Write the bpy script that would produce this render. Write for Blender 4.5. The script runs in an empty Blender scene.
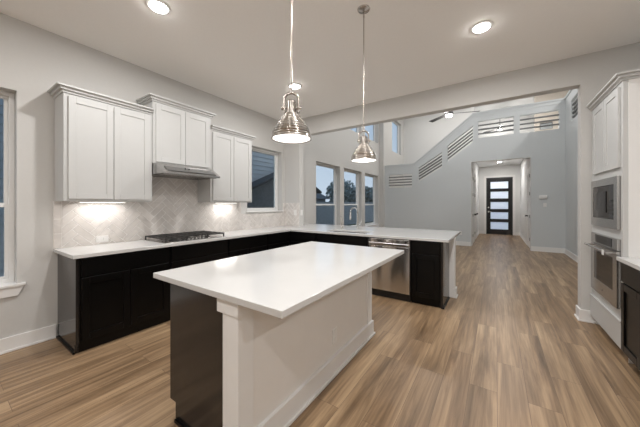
import bpy, bmesh, math, random
from mathutils import Vector, Matrix
random.seed(7)
C = bpy.context.scene.collection
PI = math.pi

# ---------------------------------------------------------------- camera, sky, exposure
W, CAMH, YAW = -3.783, 1.37, math.radians(33.66)
cam_data = bpy.data.cameras.new('camera')
cam_data.sensor_fit = 'HORIZONTAL'
cam_data.sensor_width = 36
cam_data.lens = 264 / 640 * 36
cam_data.shift_y = -(213.5 - 204.44) / 640
cam_data.clip_start = 0.05
cam = bpy.data.objects.new('camera', cam_data)
C.objects.link(cam)
cam.location = (0, 0, CAMH)
cam.rotation_euler = (PI / 2, 0, YAW)
bpy.context.scene.camera = cam

world = bpy.data.worlds.new('dusk_sky')
bpy.context.scene.world = world
world.use_nodes = True
wn = world.node_tree
wn.nodes.clear()
wo = wn.nodes.new('ShaderNodeOutputWorld')
wb = wn.nodes.new('ShaderNodeBackground')
wc = wn.nodes.new('ShaderNodeTexCoord')
ws = wn.nodes.new('ShaderNodeSeparateXYZ')
wr = wn.nodes.new('ShaderNodeValToRGB')
wr.color_ramp.elements[0].position = 0.0
wr.color_ramp.elements[0].color = (0.55, 0.62, 0.70, 1)
wr.color_ramp.elements[1].position = 0.6
wr.color_ramp.elements[1].color = (0.24, 0.36, 0.52, 1)
wn.links.new(wc.outputs['Generated'], ws.inputs[0])
wn.links.new(ws.outputs['Z'], wr.inputs[0])
wn.links.new(wr.outputs[0], wb.inputs[0])
wn.links.new(wb.outputs[0], wo.inputs[0])
wb.inputs[1].default_value = 1.0

vs = bpy.context.scene.view_settings
vs.view_transform = 'Standard'
vs.look = 'None'
vs.gamma = 1
vs.use_curve_mapping = False
vs.exposure = 0.27
bpy.context.scene.cycles.max_bounces = 10
bpy.context.scene.cycles.diffuse_bounces = 6
bpy.context.scene.cycles.transparent_max_bounces = 16

CAN_W = 19.0          # watts of one kitchen downlight, the added unseen ones too
HIGH_W = 17.0         # watts of one added, unseen fill light in the tall room
HALL_W = 20.0
LOFT_W = 60.0
PEND_W = 1.6
UNDER_W = 1.35
WARM = (1.0, 0.985, 0.97)
NEUTRAL = (1.0, 0.965, 0.93)
COOL = (0.965, 0.985, 1.0)

# ---------------------------------------------------------------- materials
def new_mat(name):
    m = bpy.data.materials.new(name)
    m.use_nodes = True
    return m, m.node_tree, m.node_tree.nodes['Principled BSDF']

def mat(name, col, rough=0.5, metal=0.0, var=0.03, scale=9.0, bump=0.0, coat=0.0, spec=0.5):
    """Principled material with a faint procedural mottling of its colour."""
    m, nt, b = new_mat(name)
    tc = nt.nodes.new('ShaderNodeTexCoord')
    n = nt.nodes.new('ShaderNodeTexNoise')
    n.inputs['Scale'].default_value = scale
    n.inputs['Detail'].default_value = 4
    r = nt.nodes.new('ShaderNodeValToRGB')
    r.color_ramp.elements[0].position = 0.3
    r.color_ramp.elements[1].position = 0.7
    r.color_ramp.elements[0].color = tuple(c * (1 - var) for c in col) + (1,)
    r.color_ramp.elements[1].color = tuple(min(1, c * (1 + var)) for c in col) + (1,)
    nt.links.new(tc.outputs['Object'], n.inputs['Vector'])
    nt.links.new(n.outputs['Fac'], r.inputs[0])
    nt.links.new(r.outputs[0], b.inputs['Base Color'])
    b.inputs['Roughness'].default_value = rough
    b.inputs['Metallic'].default_value = metal
    b.inputs['Coat Weight'].default_value = coat
    b.inputs['Specular IOR Level'].default_value = spec
    if bump:
        bp = nt.nodes.new('ShaderNodeBump')
        bp.inputs['Strength'].default_value = bump
        bp.inputs['Distance'].default_value = 0.01
        nt.links.new(n.outputs['Fac'], bp.inputs['Height'])
        nt.links.new(bp.outputs[0], b.inputs['Normal'])
    return m

def emit(name, col, s):
    m = bpy.data.materials.new(name)
    m.use_nodes = True
    nt = m.node_tree
    nt.nodes.clear()
    o = nt.nodes.new('ShaderNodeOutputMaterial')
    e = nt.nodes.new('ShaderNodeEmission')
    e.inputs[0].default_value = col + (1,)
    e.inputs[1].default_value = s
    nt.links.new(e.outputs[0], o.inputs[0])
    return m

def glass(name, tint, refl=0.12):
    m = bpy.data.materials.new(name)
    m.use_nodes = True
    nt = m.node_tree
    nt.nodes.clear()
    o = nt.nodes.new('ShaderNodeOutputMaterial')
    mx = nt.nodes.new('ShaderNodeMixShader')
    t = nt.nodes.new('ShaderNodeBsdfTransparent')
    t.inputs[0].default_value = tint + (1,)
    g = nt.nodes.new('ShaderNodeBsdfGlossy')
    g.inputs['Roughness'].default_value = 0.02
    f = nt.nodes.new('ShaderNodeFresnel')
    f.inputs[0].default_value = 1.3
    ge = nt.nodes.new('ShaderNodeNewGeometry')
    mm = nt.nodes.new('ShaderNodeMath')
    mm.operation = 'SUBTRACT'
    mm.use_clamp = True
    nt.links.new(f.outputs[0], mm.inputs[0])
    nt.links.new(ge.outputs['Backfacing'], mm.inputs[1])
    nt.links.new(mm.outputs[0], mx.inputs[0])
    nt.links.new(t.outputs[0], mx.inputs[1])
    nt.links.new(g.outputs[0], mx.inputs[2])
    nt.links.new(mx.outputs[0], o.inputs[0])
    return m

def frosted(name):
    m = bpy.data.materials.new(name)
    m.use_nodes = True
    nt = m.node_tree
    nt.nodes.clear()
    o = nt.nodes.new('ShaderNodeOutputMaterial')
    mx = nt.nodes.new('ShaderNodeMixShader')
    t = nt.nodes.new('ShaderNodeBsdfTranslucent')
    t.inputs[0].default_value = (0.92, 0.95, 1.0, 1)
    t2 = nt.nodes.new('ShaderNodeBsdfTransparent')
    n = nt.nodes.new('ShaderNodeTexNoise')
    n.inputs['Scale'].default_value = 3
    r = nt.nodes.new('ShaderNodeMapRange')
    r.inputs[3].default_value = 0.0
    r.inputs[4].default_value = 0.10
    nt.links.new(n.outputs['Fac'], r.inputs[0])
    nt.links.new(r.outputs[0], mx.inputs[0])
    nt.links.new(t.outputs[0], mx.inputs[1])
    nt.links.new(t2.outputs[0], mx.inputs[2])
    nt.links.new(mx.outputs[0], o.inputs[0])
    return m

def floor_mat():
    m, nt, b = new_mat('oak_vinyl_planks')
    L = nt.links.new
    tc = nt.nodes.new('ShaderNodeTexCoord')
    mp = nt.nodes.new('ShaderNodeMapping')
    mp.inputs['Rotation'].default_value = (0, 0, PI / 2)
    L(tc.outputs['Object'], mp.inputs['Vector'])
    br = nt.nodes.new('ShaderNodeTexBrick')
    br.offset = 0.37
    br.offset_frequency = 2
    br.inputs['Color1'].default_value = (0, 0, 0, 1)
    br.inputs['Color2'].default_value = (1, 1, 1, 1)
    br.inputs['Mortar'].default_value = (0.5, 0.5, 0.5, 1)
    br.inputs['Scale'].default_value = 1
    br.inputs['Mortar Size'].default_value = 0.0012
    br.inputs['Mortar Smooth'].default_value = 0.2
    br.inputs['Brick Width'].default_value = 1.22
    br.inputs['Row Height'].default_value = 0.178
    L(mp.outputs[0], br.inputs['Vector'])
    # grain: noise stretched along the plank, shifted per plank
    mg = nt.nodes.new('ShaderNodeMapping')
    mg.inputs['Scale'].default_value = (10.0, 0.62, 1)
    L(tc.outputs['Object'], mg.inputs['Vector'])
    off = nt.nodes.new('ShaderNodeVectorMath')
    off.operation = 'MULTIPLY_ADD'
    off.inputs[1].default_value = (7.3, 5.1, 3.7)
    L(br.outputs['Color'], off.inputs[0])
    L(mg.outputs[0], off.inputs[2])
    n1 = nt.nodes.new('ShaderNodeTexNoise')
    n1.inputs['Scale'].default_value = 1.0
    n1.inputs['Detail'].default_value = 6
    n1.inputs['Roughness'].default_value = 0.62
    n1.inputs['Distortion'].default_value = 0.7
    L(off.outputs[0], n1.inputs['Vector'])
    mg2 = nt.nodes.new('ShaderNodeMapping')
    mg2.inputs['Scale'].default_value = (60.0, 2.2, 1)
    L(tc.outputs['Object'], mg2.inputs['Vector'])
    n2 = nt.nodes.new('ShaderNodeTexNoise')
    n2.inputs['Scale'].default_value = 1.0
    n2.inputs['Detail'].default_value = 3
    L(mg2.outputs[0], n2.inputs['Vector'])
    r1 = nt.nodes.new('ShaderNodeValToRGB')
    e = r1.color_ramp.elements
    e[0].position = 0.27
    e[0].color = (0.125, 0.076, 0.040, 1)
    e[1].position = 0.73
    e[1].color = (0.50, 0.352, 0.210, 1)
    k = e.new(0.5)
    k.color = (0.305, 0.202, 0.116, 1)
    L(n1.outputs['Fac'], r1.inputs[0])
    r2 = nt.nodes.new('ShaderNodeValToRGB')
    r2.color_ramp.elements[0].position = 0.3
    r2.color_ramp.elements[0].color = (0.76, 0.755, 0.75, 1)
    r2.color_ramp.elements[1].position = 0.7
    r2.color_ramp.elements[1].color = (1.10, 1.10, 1.10, 1)
    L(n2.outputs['Fac'], r2.inputs[0])
    r3 = nt.nodes.new('ShaderNodeValToRGB')
    r3.color_ramp.elements[0].color = (0.90, 0.88, 0.87, 1)
    r3.color_ramp.elements[1].color = (1.06, 1.07, 1.08, 1)
    L(br.outputs['Color'], r3.inputs[0])
    def mul(a, c):
        x = nt.nodes.new('ShaderNodeMix')
        x.data_type = 'RGBA'
        x.blend_type = 'MULTIPLY'
        x.inputs[0].default_value = 1
        L(a, x.inputs[6])
        L(c, x.inputs[7])
        return x.outputs[2]
    c = mul(mul(r1.outputs[0], r2.outputs[0]), r3.outputs[0])
    mx = nt.nodes.new('ShaderNodeMix')
    mx.data_type = 'RGBA'
    L(br.outputs['Fac'], mx.inputs[0])
    L(c, mx.inputs[6])
    mx.inputs[7].default_value = (0.11, 0.07, 0.045, 1)
    L(mx.outputs[2], b.inputs['Base Color'])
    b.inputs['Roughness'].default_value = 0.36
    b.inputs['Specular IOR Level'].default_value = 0.45
    bp = nt.nodes.new('ShaderNodeBump')
    bp.inputs['Strength'].default_value = 0.06
    bp.inputs['Distance'].default_value = 0.005
    L(n1.outputs['Fac'], bp.inputs['Height'])
    L(bp.outputs[0], b.inputs['Normal'])
    return m

def tile_mat():
    m, nt, b = new_mat('marble_tile')
    L = nt.links.new
    g = nt.nodes.new('ShaderNodeNewGeometry')
    r = nt.nodes.new('ShaderNodeValToRGB')
    r.color_ramp.elements[0].color = (0.60, 0.565, 0.535, 1)
    r.color_ramp.elements[1].color = (0.68, 0.645, 0.615, 1)
    L(g.outputs['Random Per Island'], r.inputs[0])
    tc = nt.nodes.new('ShaderNodeTexCoord')
    n = nt.nodes.new('ShaderNodeTexNoise')
    n.inputs['Scale'].default_value = 6
    n.inputs['Detail'].default_value = 6
    n.inputs['Distortion'].default_value = 1.6
    L(tc.outputs['Object'], n.inputs['Vector'])
    r2 = nt.nodes.new('ShaderNodeValToRGB')
    r2.color_ramp.elements[0].position = 0.35
    r2.color_ramp.elements[0].color = (0.93, 0.93, 0.93, 1)
    r2.color_ramp.elements[1].position = 0.62
    r2.color_ramp.elements[1].color = (1.08, 1.08, 1.08, 1)
    L(n.outputs['Fac'], r2.inputs[0])
    x = nt.nodes.new('ShaderNodeMix')
    x.data_type = 'RGBA'
    x.blend_type = 'MULTIPLY'
    x.inputs[0].default_value = 1
    L(r.outputs[0], x.inputs[6])
    L(r2.outputs[0], x.inputs[7])
    L(x.outputs[2], b.inputs['Base Color'])
    b.inputs['Roughness'].default_value = 0.3
    return m

def steel_mat(name, col, rough, wave=0.0, brushed=(1, 1, 90)):
    m, nt, b = new_mat(name)
    L = nt.links.new
    tc = nt.nodes.new('ShaderNodeTexCoord')
    mp = nt.nodes.new('ShaderNodeMapping')
    mp.inputs['Scale'].default_value = brushed
    n = nt.nodes.new('ShaderNodeTexNoise')
    n.inputs['Scale'].default_value = 4
    L(tc.outputs['Object'], mp.inputs[0])
    L(mp.outputs[0], n.inputs['Vector'])
    r = nt.nodes.new('ShaderNodeValToRGB')
    r.color_ramp.elements[0].color = tuple(c * 0.93 for c in col) + (1,)
    r.color_ramp.elements[1].color = tuple(min(1, c * 1.06) for c in col) + (1,)
    L(n.outputs['Fac'], r.inputs[0])
    L(r.outputs[0], b.inputs['Base Color'])
    b.inputs['Metallic'].default_value = 1
    b.inputs['Roughness'].default_value = rough
    if wave:
        n2 = nt.nodes.new('ShaderNodeTexNoise')
        mp2 = nt.nodes.new('ShaderNodeMapping')
        mp2.inputs['Scale'].default_value = (5.5, 5.5, 0.9)
        n2.inputs['Scale'].default_value = 1
        n2.inputs['Detail'].default_value = 0
        L(tc.outputs['Object'], mp2.inputs[0])
        L(mp2.outputs[0], n2.inputs['Vector'])
        bp = nt.nodes.new('ShaderNodeBump')
        bp.inputs['Strength'].default_value = wave
        bp.inputs['Distance'].default_value = 0.05
        L(n2.outputs['Fac'], bp.inputs['Height'])
        L(bp.outputs[0], b.inputs['Normal'])
    return m

M = dict(
    wall=mat('warm_grey_paint', (0.59, 0.58, 0.56), 0.75, var=0.01, scale=40, bump=0.03),
    ceiling=mat('ceiling_paint', (0.90, 0.88, 0.85), 0.85, var=0.01, scale=40),
    white_wall=mat('white_wall_paint', (0.70, 0.70, 0.69), 0.75, var=0.01, scale=40),
    accent=mat('blue_grey_paint', (0.595, 0.62, 0.63), 0.7, var=0.01, scale=40),
    rail=mat('dark_grey_rail', (0.16, 0.165, 0.165), 0.6, var=0.02),  # slats set darker than the wall they sit in
    tan=mat('tan_wall_paint', (0.52, 0.47, 0.41), 0.75, var=0.01, scale=40),
    trim=mat('white_trim_paint', (0.80, 0.79, 0.775), 0.4, var=0.01),
    cab=mat('white_cabinet_paint', (0.545, 0.545, 0.535), 0.38, var=0.01),
    island=mat('greige_panel_paint', (0.80, 0.775, 0.745), 0.5, var=0.01),
    dark=mat('espresso_cabinet_finish', (0.003, 0.0027, 0.0026), 0.30, var=0.15, scale=6, spec=0.22),
    gloss_dark=mat('espresso_side_veneer', (0.018, 0.015, 0.014), 0.16, var=0.12, scale=6),
    quartz=mat('white_quartz', (0.60, 0.595, 0.585), 0.14, var=0.018, scale=3.0),
    floor=floor_mat(), tile=tile_mat(),
    grout=mat('pale_grout', (0.93, 0.92, 0.90), 0.8, var=0.02),
    steel=steel_mat('stainless_steel', (0.48, 0.47, 0.46), 0.24),
    steel_dark=steel_mat('dark_steel', (0.25, 0.245, 0.24), 0.45),
    steel_wavy=steel_mat('stainless_door_sheet', (0.74, 0.73, 0.715), 0.24, wave=0.8, brushed=(90, 1, 1)),
    nickel=steel_mat('brushed_nickel', (0.47, 0.435, 0.40), 0.26),
    chrome=steel_mat('chrome', (0.78, 0.78, 0.78), 0.08),
    black=mat('black_plastic', (0.012, 0.012, 0.012), 0.35, var=0.1),
    iron=mat('cast_iron', (0.03, 0.028, 0.026), 0.6, var=0.2, scale=60),
    darkglass=mat('dark_oven_glass', (0.018, 0.016, 0.015), 0.06, var=0.05, spec=0.22),
    panelglass=mat('black_control_glass', (0.015, 0.015, 0.016), 0.1, var=0.05, spec=0.22),
    doorblack=mat('black_door_paint', (0.012, 0.012, 0.013), 0.35, var=0.1),
    vinyl=mat('white_vinyl', (0.78, 0.78, 0.77), 0.4, var=0.01),
    white_plastic=mat('white_plastic', (0.82, 0.81, 0.79), 0.35, var=0.01),
    liner=mat('white_enamel', (0.88, 0.86, 0.83), 0.5, var=0.01),
    pane=glass('window_glass', (0.93, 0.96, 0.98)),
    frost=frosted('frosted_glass'),
    lens=emit('lit_lens', (1.0, 0.97, 0.94), 48.0),
    bowl=emit('lit_bowl', (1.0, 0.96, 0.92), 9.0),
    bulb=emit('lit_bulb', (1.0, 0.95, 0.88), 6.0),
    strip=emit('lit_strip', (1.0, 0.96, 0.9), 3.0),
    fanblade=mat('grey_fan_blade', (0.10, 0.10, 0.098), 0.5, var=0.1),
    siding=mat('pale_grey_siding', (0.72, 0.74, 0.76), 0.7, var=0.04, scale=2),
    shingle=mat('dark_shingles', (0.12, 0.12, 0.125), 0.9, var=0.3, scale=30),
    gable=mat('charcoal_siding', (0.24, 0.25, 0.26), 0.8, var=0.1),
    fence=mat('weathered_fence_wood', (0.42, 0.42, 0.42), 0.85, var=0.25, scale=12),
    grass=mat('lawn_grass', (0.05, 0.075, 0.03), 0.95, var=0.4, scale=25),
    leaf=mat('dark_tree_leaves', (0.30, 0.34, 0.32), 0.8, var=0.4, scale=5),
    bark=mat('tree_bark', (0.07, 0.05, 0.035), 0.9, var=0.3, scale=20),
    concrete=mat('concrete', (0.65, 0.64, 0.62), 0.9, var=0.1, scale=15),
)

# ---------------------------------------------------------------- mesh helpers
WL = {}          # world location of each object this script makes

class MB:
    def __init__(self):
        self.bm = bmesh.new()
    def box(self, x0, x1, y0, y1, z0, z1):
        x0, x1 = sorted((x0, x1)); y0, y1 = sorted((y0, y1)); z0, z1 = sorted((z0, z1))
        v = [self.bm.verts.new(p) for p in ((x0, y0, z0), (x1, y0, z0), (x1, y1, z0), (x0, y1, z0),
                                            (x0, y0, z1), (x1, y0, z1), (x1, y1, z1), (x0, y1, z1))]
        for f in ((3, 2, 1, 0), (4, 5, 6, 7), (0, 1, 5, 4), (1, 2, 6, 5), (2, 3, 7, 6), (3, 0, 4, 7)):
            self.bm.faces.new([v[i] for i in f])
        return self
    def prism(self, pts, vec):
        """closed solid: polygon pts (3D) pushed along vec"""
        vec = Vector(vec)
        a = [self.bm.verts.new(p) for p in pts]
        b = [self.bm.verts.new(Vector(p) + vec) for p in pts]
        n = len(pts)
        fs = [self.bm.faces.new(a[::-1]), self.bm.faces.new(b)]
        for i in range(n):
            fs.append(self.bm.faces.new((a[i], a[(i + 1) % n], b[(i + 1) % n], b[i])))
        bmesh.ops.recalc_face_normals(self.bm, faces=fs)
        return self
    def cyl(self, p0, p1, r, seg=20, r2=None):
        p0, p1 = Vector(p0), Vector(p1)
        d = p1 - p0
        q = d.to_track_quat('Z', 'Y').to_matrix().to_4x4()
        mt = Matrix.Translation((p0 + p1) / 2) @ q
        bmesh.ops.create_cone(self.bm, cap_ends=True, segments=seg, radius1=r, radius2=r if r2 is None else r2,
                              depth=d.length, matrix=mt)
        return self
    def tube(self, pts, r, seg=10):
        pts = [Vector(p) for p in pts]
        rings = []
        up = None
        for i, p in enumerate(pts):
            t = (pts[min(i + 1, len(pts) - 1)] - pts[max(i - 1, 0)]).normalized()
            if up is None:
                up = t.orthogonal().normalized()
            up = (up - t * up.dot(t)).normalized()
            s = t.cross(up)
            rings.append([self.bm.verts.new(p + r * (math.cos(2 * PI * k / seg) * up + math.sin(2 * PI * k / seg) * s))
                          for k in range(seg)])
        fs = []
        for a, b in zip(rings, rings[1:]):
            for k in range(seg):
                fs.append(self.bm.faces.new((a[k], a[(k + 1) % seg], b[(k + 1) % seg], b[k])))
        fs.append(self.bm.faces.new(rings[0][::-1]))
        fs.append(self.bm.faces.new(rings[-1]))
        bmesh.ops.recalc_face_normals(self.bm, faces=fs)
        return self
    def lathe(self, prof, c, seg=48, closed=False):
        """profile [(r, z)] turned round the vertical through c"""
        c = Vector(c)
        rings = []
        for r, z in prof:
            if r < 1e-6:
                rings.append([self.bm.verts.new(c + Vector((0, 0, z)))])
            else:
                rings.append([self.bm.verts.new(c + Vector((r * math.cos(2 * PI * k / seg), r * math.sin(2 * PI * k / seg), z)))
                              for k in range(seg)])
        pr = list(zip(rings, rings[1:]))
        if closed:
            pr.append((rings[-1], rings[0]))
        fs = []
        for a, b in pr:
            for k in range(seg):
                q = [a[k % len(a)], a[(k + 1) % len(a)], b[(k + 1) % len(b)], b[k % len(b)]]
                u = []
                for v in q:
                    if v not in u:
                        u.append(v)
                if len(u) > 2:
                    fs.append(self.bm.faces.new(u))
        bmesh.ops.recalc_face_normals(self.bm, faces=fs)
        return self
    def grid(self, axis, rects, holes, a0, a1):
        """slab normal to axis made of rects minus holes: one clean solid"""
        us = sorted({round(v, 5) for r in rects + holes for v in r[:2]})
        vs_ = sorted({round(v, 5) for r in rects + holes for v in r[2:]})
        inside = lambda R, u, v: any(r[0] < u < r[1] and r[2] < v < r[3] for r in R)
        P = {'x': lambda u, v, a: (a, u, v), 'y': lambda u, v, a: (u, a, v), 'z': lambda u, v, a: (u, v, a)}[axis]
        cache = {}
        def vert(u, v, a):
            k = (u, v, a)
            if k not in cache:
                cache[k] = self.bm.verts.new(P(u, v, a))
            return cache[k]
        cells = set()
        for i in range(len(us) - 1):
            for j in range(len(vs_) - 1):
                u, v = (us[i] + us[i + 1]) / 2, (vs_[j] + vs_[j + 1]) / 2
                if inside(rects, u, v) and not inside(holes, u, v):
                    cells.add((i, j))
        fs = []
        for i, j in cells:
            for a in (a0, a1):
                fs.append(self.bm.faces.new([vert(us[i], vs_[j], a), vert(us[i + 1], vs_[j], a),
                                             vert(us[i + 1], vs_[j + 1], a), vert(us[i], vs_[j + 1], a)]))
            for di, dj, e in ((-1, 0, ((i, j), (i, j + 1))), (1, 0, ((i + 1, j), (i + 1, j + 1))),
                              (0, -1, ((i, j), (i + 1, j))), (0, 1, ((i, j + 1), (i + 1, j + 1)))):
                if (i + di, j + dj) not in cells:
                    (p, q), (s, t) = e
                    fs.append(self.bm.faces.new([vert(us[p], vs_[q], a0), vert(us[s], vs_[t], a0),
                                                 vert(us[s], vs_[t], a1), vert(us[p], vs_[q], a1)]))
        bmesh.ops.recalc_face_normals(self.bm, faces=fs)
        bmesh.ops.dissolve_limit(self.bm, angle_limit=0.01, verts=list(self.bm.verts), edges=list(self.bm.edges))
        return self
    def build(self, name, m, parent=None, bevel=0.0, smooth=False, origin=None, label=None, cat=None, group=None, kind=None):
        me = bpy.data.meshes.new(name)
        co = [v.co for v in self.bm.verts]
        if origin is None:
            if parent is not None:
                origin = WL[parent.name]
            else:
                lo = [min(c[i] for c in co) for i in range(3)]
                hi = [max(c[i] for c in co) for i in range(3)]
                origin = Vector(((lo[0] + hi[0]) / 2, (lo[1] + hi[1]) / 2, lo[2]))
        origin = Vector(origin)
        bmesh.ops.translate(self.bm, verts=list(self.bm.verts), vec=-origin)
        self.bm.normal_update()
        self.bm.to_mesh(me)
        self.bm.free()
        me.materials.append(M[m] if isinstance(m, str) else m)
        o = bpy.data.objects.new(name, me)
        C.objects.link(o)
        if parent is not None:
            o.parent = parent
            o.location = origin - WL[parent.name]
        else:
            o.location = origin
        WL[o.name] = origin
        if smooth:
            for p in me.polygons:
                p.use_smooth = True
            me.set_sharp_from_angle(angle=math.radians(38))
        if bevel:
            b = o.modifiers.new('edge_round', 'BEVEL')
            b.width = bevel
            b.segments = 2
            b.limit_method = 'ANGLE'
            b.angle_limit = math.radians(40)
        tag(o, label, cat, group, kind)
        return o

def tag(o, label=None, cat=None, group=None, kind=None):
    if label: o['label'] = label
    if cat: o['category'] = cat
    if group: o['group'] = group
    if kind: o['kind'] = kind

def thing(name, label, cat, loc, group=None, kind=None):
    o = bpy.data.objects.new(name, None)
    o.empty_display_size = 0.1
    C.objects.link(o)
    o.location = loc
    WL[o.name] = Vector(loc)
    tag(o, label, cat, group, kind)
    return o

def copy_tree(o, loc=None, label=None, parent=None):
    c = o.copy()
    C.objects.link(c)
    if parent is not None:
        c.parent = parent
        WL[c.name] = WL[parent.name] + Vector(c.location)
    if loc is not None:
        c.location = loc
        WL[c.name] = Vector(loc)
    if label: c['label'] = label
    for ch in list(o.children):
        copy_tree(ch, parent=c)
    return c

def lamp(name, kind, parent, loc, watts, col, size=0.1, rot=(0, 0, 0), size_y=None, spread=None):
    d = bpy.data.lights.new(name, kind)
    d.energy = watts
    d.color = col
    if kind == 'AREA':
        d.shape = 'RECTANGLE' if size_y else 'DISK'
        d.size = size
        if size_y: d.size_y = size_y
        if spread: d.spread = spread
    else:
        d.shadow_soft_size = size
    o = bpy.data.objects.new(name, d)
    C.objects.link(o)
    o.parent = parent
    o.location = Vector(loc) - WL[parent.name]
    o.rotation_euler = rot
    return o

def struct(name, mb, m, label, cat, parent=None, bevel=0.0):
    return mb.build(name, m, parent, bevel=bevel, label=label, cat=cat, kind='structure')

# ---------------------------------------------------------------- setting
CZ, HZ = 3.13, 5.9           # kitchen ceiling, tall-room ceiling
PY0, PY1 = 4.30, 4.44        # wall between kitchen and tall room
PXL, PXR = -3.374, 0.835     # its opening
BZ = 2.788                    # underside of the header
RY = 9.97                    # stair wall
RX = 1.624                   # right wall of tall room
TY = 14.55                   # front wall
KR, KB = 1.56, -2.6          # kitchen right wall, rear wall

struct('floor', MB().box(W - 0.2, 4.0, KB - 0.2, TY + 0.2, -0.12, 0), 'floor',
       'warm brown oak plank floor running from kitchen to entry hall', 'floor')

GW = [(5.50, 6.73), (6.98, 8.22), (8.50, 9.72)]
win = [(-0.80, 0.49, 0.62, 2.45), (3.28, 4.21, 1.24, 2.47)] + [(a, b, 0.62, 2.47) for a, b in GW] + \
      [(a, b, 3.72, 5.2) for a, b in GW] + [(11.38, 12.70, 3.72, 5.2)]
struct('wall_left', MB().grid('x', [(KB - 0.2, 17.0, 0, HZ)], [tuple(w) for w in win], W - 0.2, W), 'wall',
       'long light grey left wall with the range, cabinets and windows', 'wall')
struct('wall_rear', MB().box(W, 4.0, KB - 0.2, KB, 0, CZ), 'white_wall', 'light grey wall behind the camera', 'wall')
struct('wall_right', MB().box(KR, KR + 0.2, 1.3, PY0, 0, CZ), 'white_wall', 'light wall behind the right hand base cabinets', 'wall')
struct('ceiling', MB().box(W, 4.0, KB - 0.2, PY0, CZ, CZ + 0.15), 'ceiling', 'flat beige grey kitchen ceiling with recessed lights', 'ceiling')
struct('wall_header', MB().box(W, 4.0, PY0, PY1, BZ, HZ), 'wall', 'header wall over the wide opening to the tall room', 'wall')
struct('wall_pier_left', MB().box(W, PXL, PY0, PY1, 0, BZ), 'wall', 'short left pier beside the corner window', 'wall')
struct('wall_pier_right', MB().box(PXR, 4.0, PY0, PY1, 0, BZ), 'wall', 'right pier beside the tall oven cabinet', 'wall')
struct('ceiling_tall', MB().box(W - 0.2, 4.2, PY0, 17.2, HZ, HZ + 0.15), 'white_wall', 'high white ceiling over the tall living room and loft', 'ceiling')

# accent stair wall: strips in X, each with solid (bottom line, top line) bands
def tz(x):   # top of the stair wall
    if x < -2.49: return 2.85
    if x < -0.65: return 2.85 + (x + 2.49) / 1.84 * (4.30 - 2.85)
    return 4.33
SL = (4.30 - 2.85) / 1.84
op = [(-3.445, -2.572, lambda x: 2.0, lambda x: 2.51),
      (-2.331, -1.557, lambda x: 2.19 + (x + 2.331) * .60, lambda x: 2.70 + (x + 2.331) * .625),
      (-1.38, -0.627, lambda x: 2.83 + (x + 1.38) * .77, lambda x: 3.39 + (x + 1.38) * .73),
      (-0.478, 0.454, lambda x: 3.525, lambda x: 4.065),
      (0.603, 1.498, lambda x: 3.515, lambda x: 4.055)]
HX0, HX1, HH = -0.68, 0.868, 2.775
xs = sorted({W, -2.49, -0.65, HX0, HX1, 1.75} | {o[0] for o in op} | {o[1] for o in op})
sw = MB()
for a, b in zip(xs, xs[1:]):
    m_ = (a + b) / 2
    holes = []
    if HX0 < m_ < HX1: holes.append((lambda x: 0, lambda x: HH))
    for o0, o1, lo, hi in op:
        if o0 < m_ < o1: holes.append((lo, hi))
    eps = 1e-6
    bot = lambda x: 0
    for lo, hi in holes + [(None, None)]:
        top = lo if lo else tz
        za0, zb0, za1, zb1 = bot(a + eps), bot(b - eps), top(a + eps), top(b - eps)
        if za1 - za0 > 1e-4:
            sw.prism([(a, RY, za0), (b, RY, zb0), (b, RY, zb1), (a, RY, za1)], (0, 0.13, 0))
        bot = hi
struct('wall_stair', sw, 'accent', 'blue grey stair wall with slatted openings above the hall entrance', 'wall')
struct('wall_return', MB().box(W, -3.61, 9.85, RY + 0.13, 0, HZ), 'wall', 'narrow light wall return at the left end of the stair wall', 'wall')
cap = MB()
for a, b in ((W, -2.49), (-2.49, -0.65), (-0.65, RX)):
    cap.prism([(a, RY - 0.025, tz(a + 1e-6) - 0.02), (b, RY - 0.025, tz(b - 1e-6) - 0.02), (b, RY - 0.025, tz(b - 1e-6) + 0.03), (a, RY - 0.025, tz(a + 1e-6) + 0.03)], (0, 0.18, 0))
for a, b in ((W, -2.49), (-2.49, -0.65), (-0.65, RX)):
    cap.prism([(a, RY - 0.010, tz(a + 1e-6) - 0.11), (b, RY - 0.010, tz(b - 1e-6) - 0.11), (b, RY - 0.010, tz(b - 1e-6) - 0.0201), (a, RY - 0.010, tz(a + 1e-6) - 0.0201)], (0, 0.0099, 0))
struct('trim_1', cap, 'accent', 'grey cap rail along the top of the stair wall', 'trim')

struct('wall_loft', MB().grid('x', [(PY1, RY, 0, 4.33)], [(5.0, 7.0, 3.52, 4.05), (7.15, 9.31, 3.52, 4.05)], RX, RX + 0.13), 'accent',
       'grey right wall of the tall room with a slatted loft opening', 'wall')
struct('trim_2', MB().box(RX - 0.025, RX + 0.155, PY1, RY, 4.31, 4.36), 'accent', 'grey cap rail on the right loft wall', 'trim')
# loft shell
struct('floor_loft', MB().grid('z', [(HX0 - 0.1, 4.0, RY + 0.13, 17.0), (RX + 0.13, 4.0, PY1, RY + 0.13)], [], CZ, CZ + 0.2), 'white_wall',
       'white underside of the loft floor forming the hall ceiling', 'floor')
struct('wall_far', MB().box(W, 4.0, 16.8, 17.0, CZ, HZ), 'white_wall', 'bright white wall at the back of the loft', 'wall')
struct('wall_outer', MB().box(4.0, 4.2, KB, 17.0, 0, HZ), 'white_wall', 'white far right wall of the loft', 'wall')
struct('wall_stairwell', MB().box(W, HX0 - 0.1, 13.15, 13.3, 0, HZ), 'white_wall', 'white wall behind the stairs', 'wall')
struct('wall_partition', MB().grid('y', [(1.29, 4.0, CZ + 0.2, HZ)], [(1.45, 1.84, 4.31, 4.58)], 13.5, 13.65), 'tan',
       'tan loft wall with a small window seen through the slats', 'wall')
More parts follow.
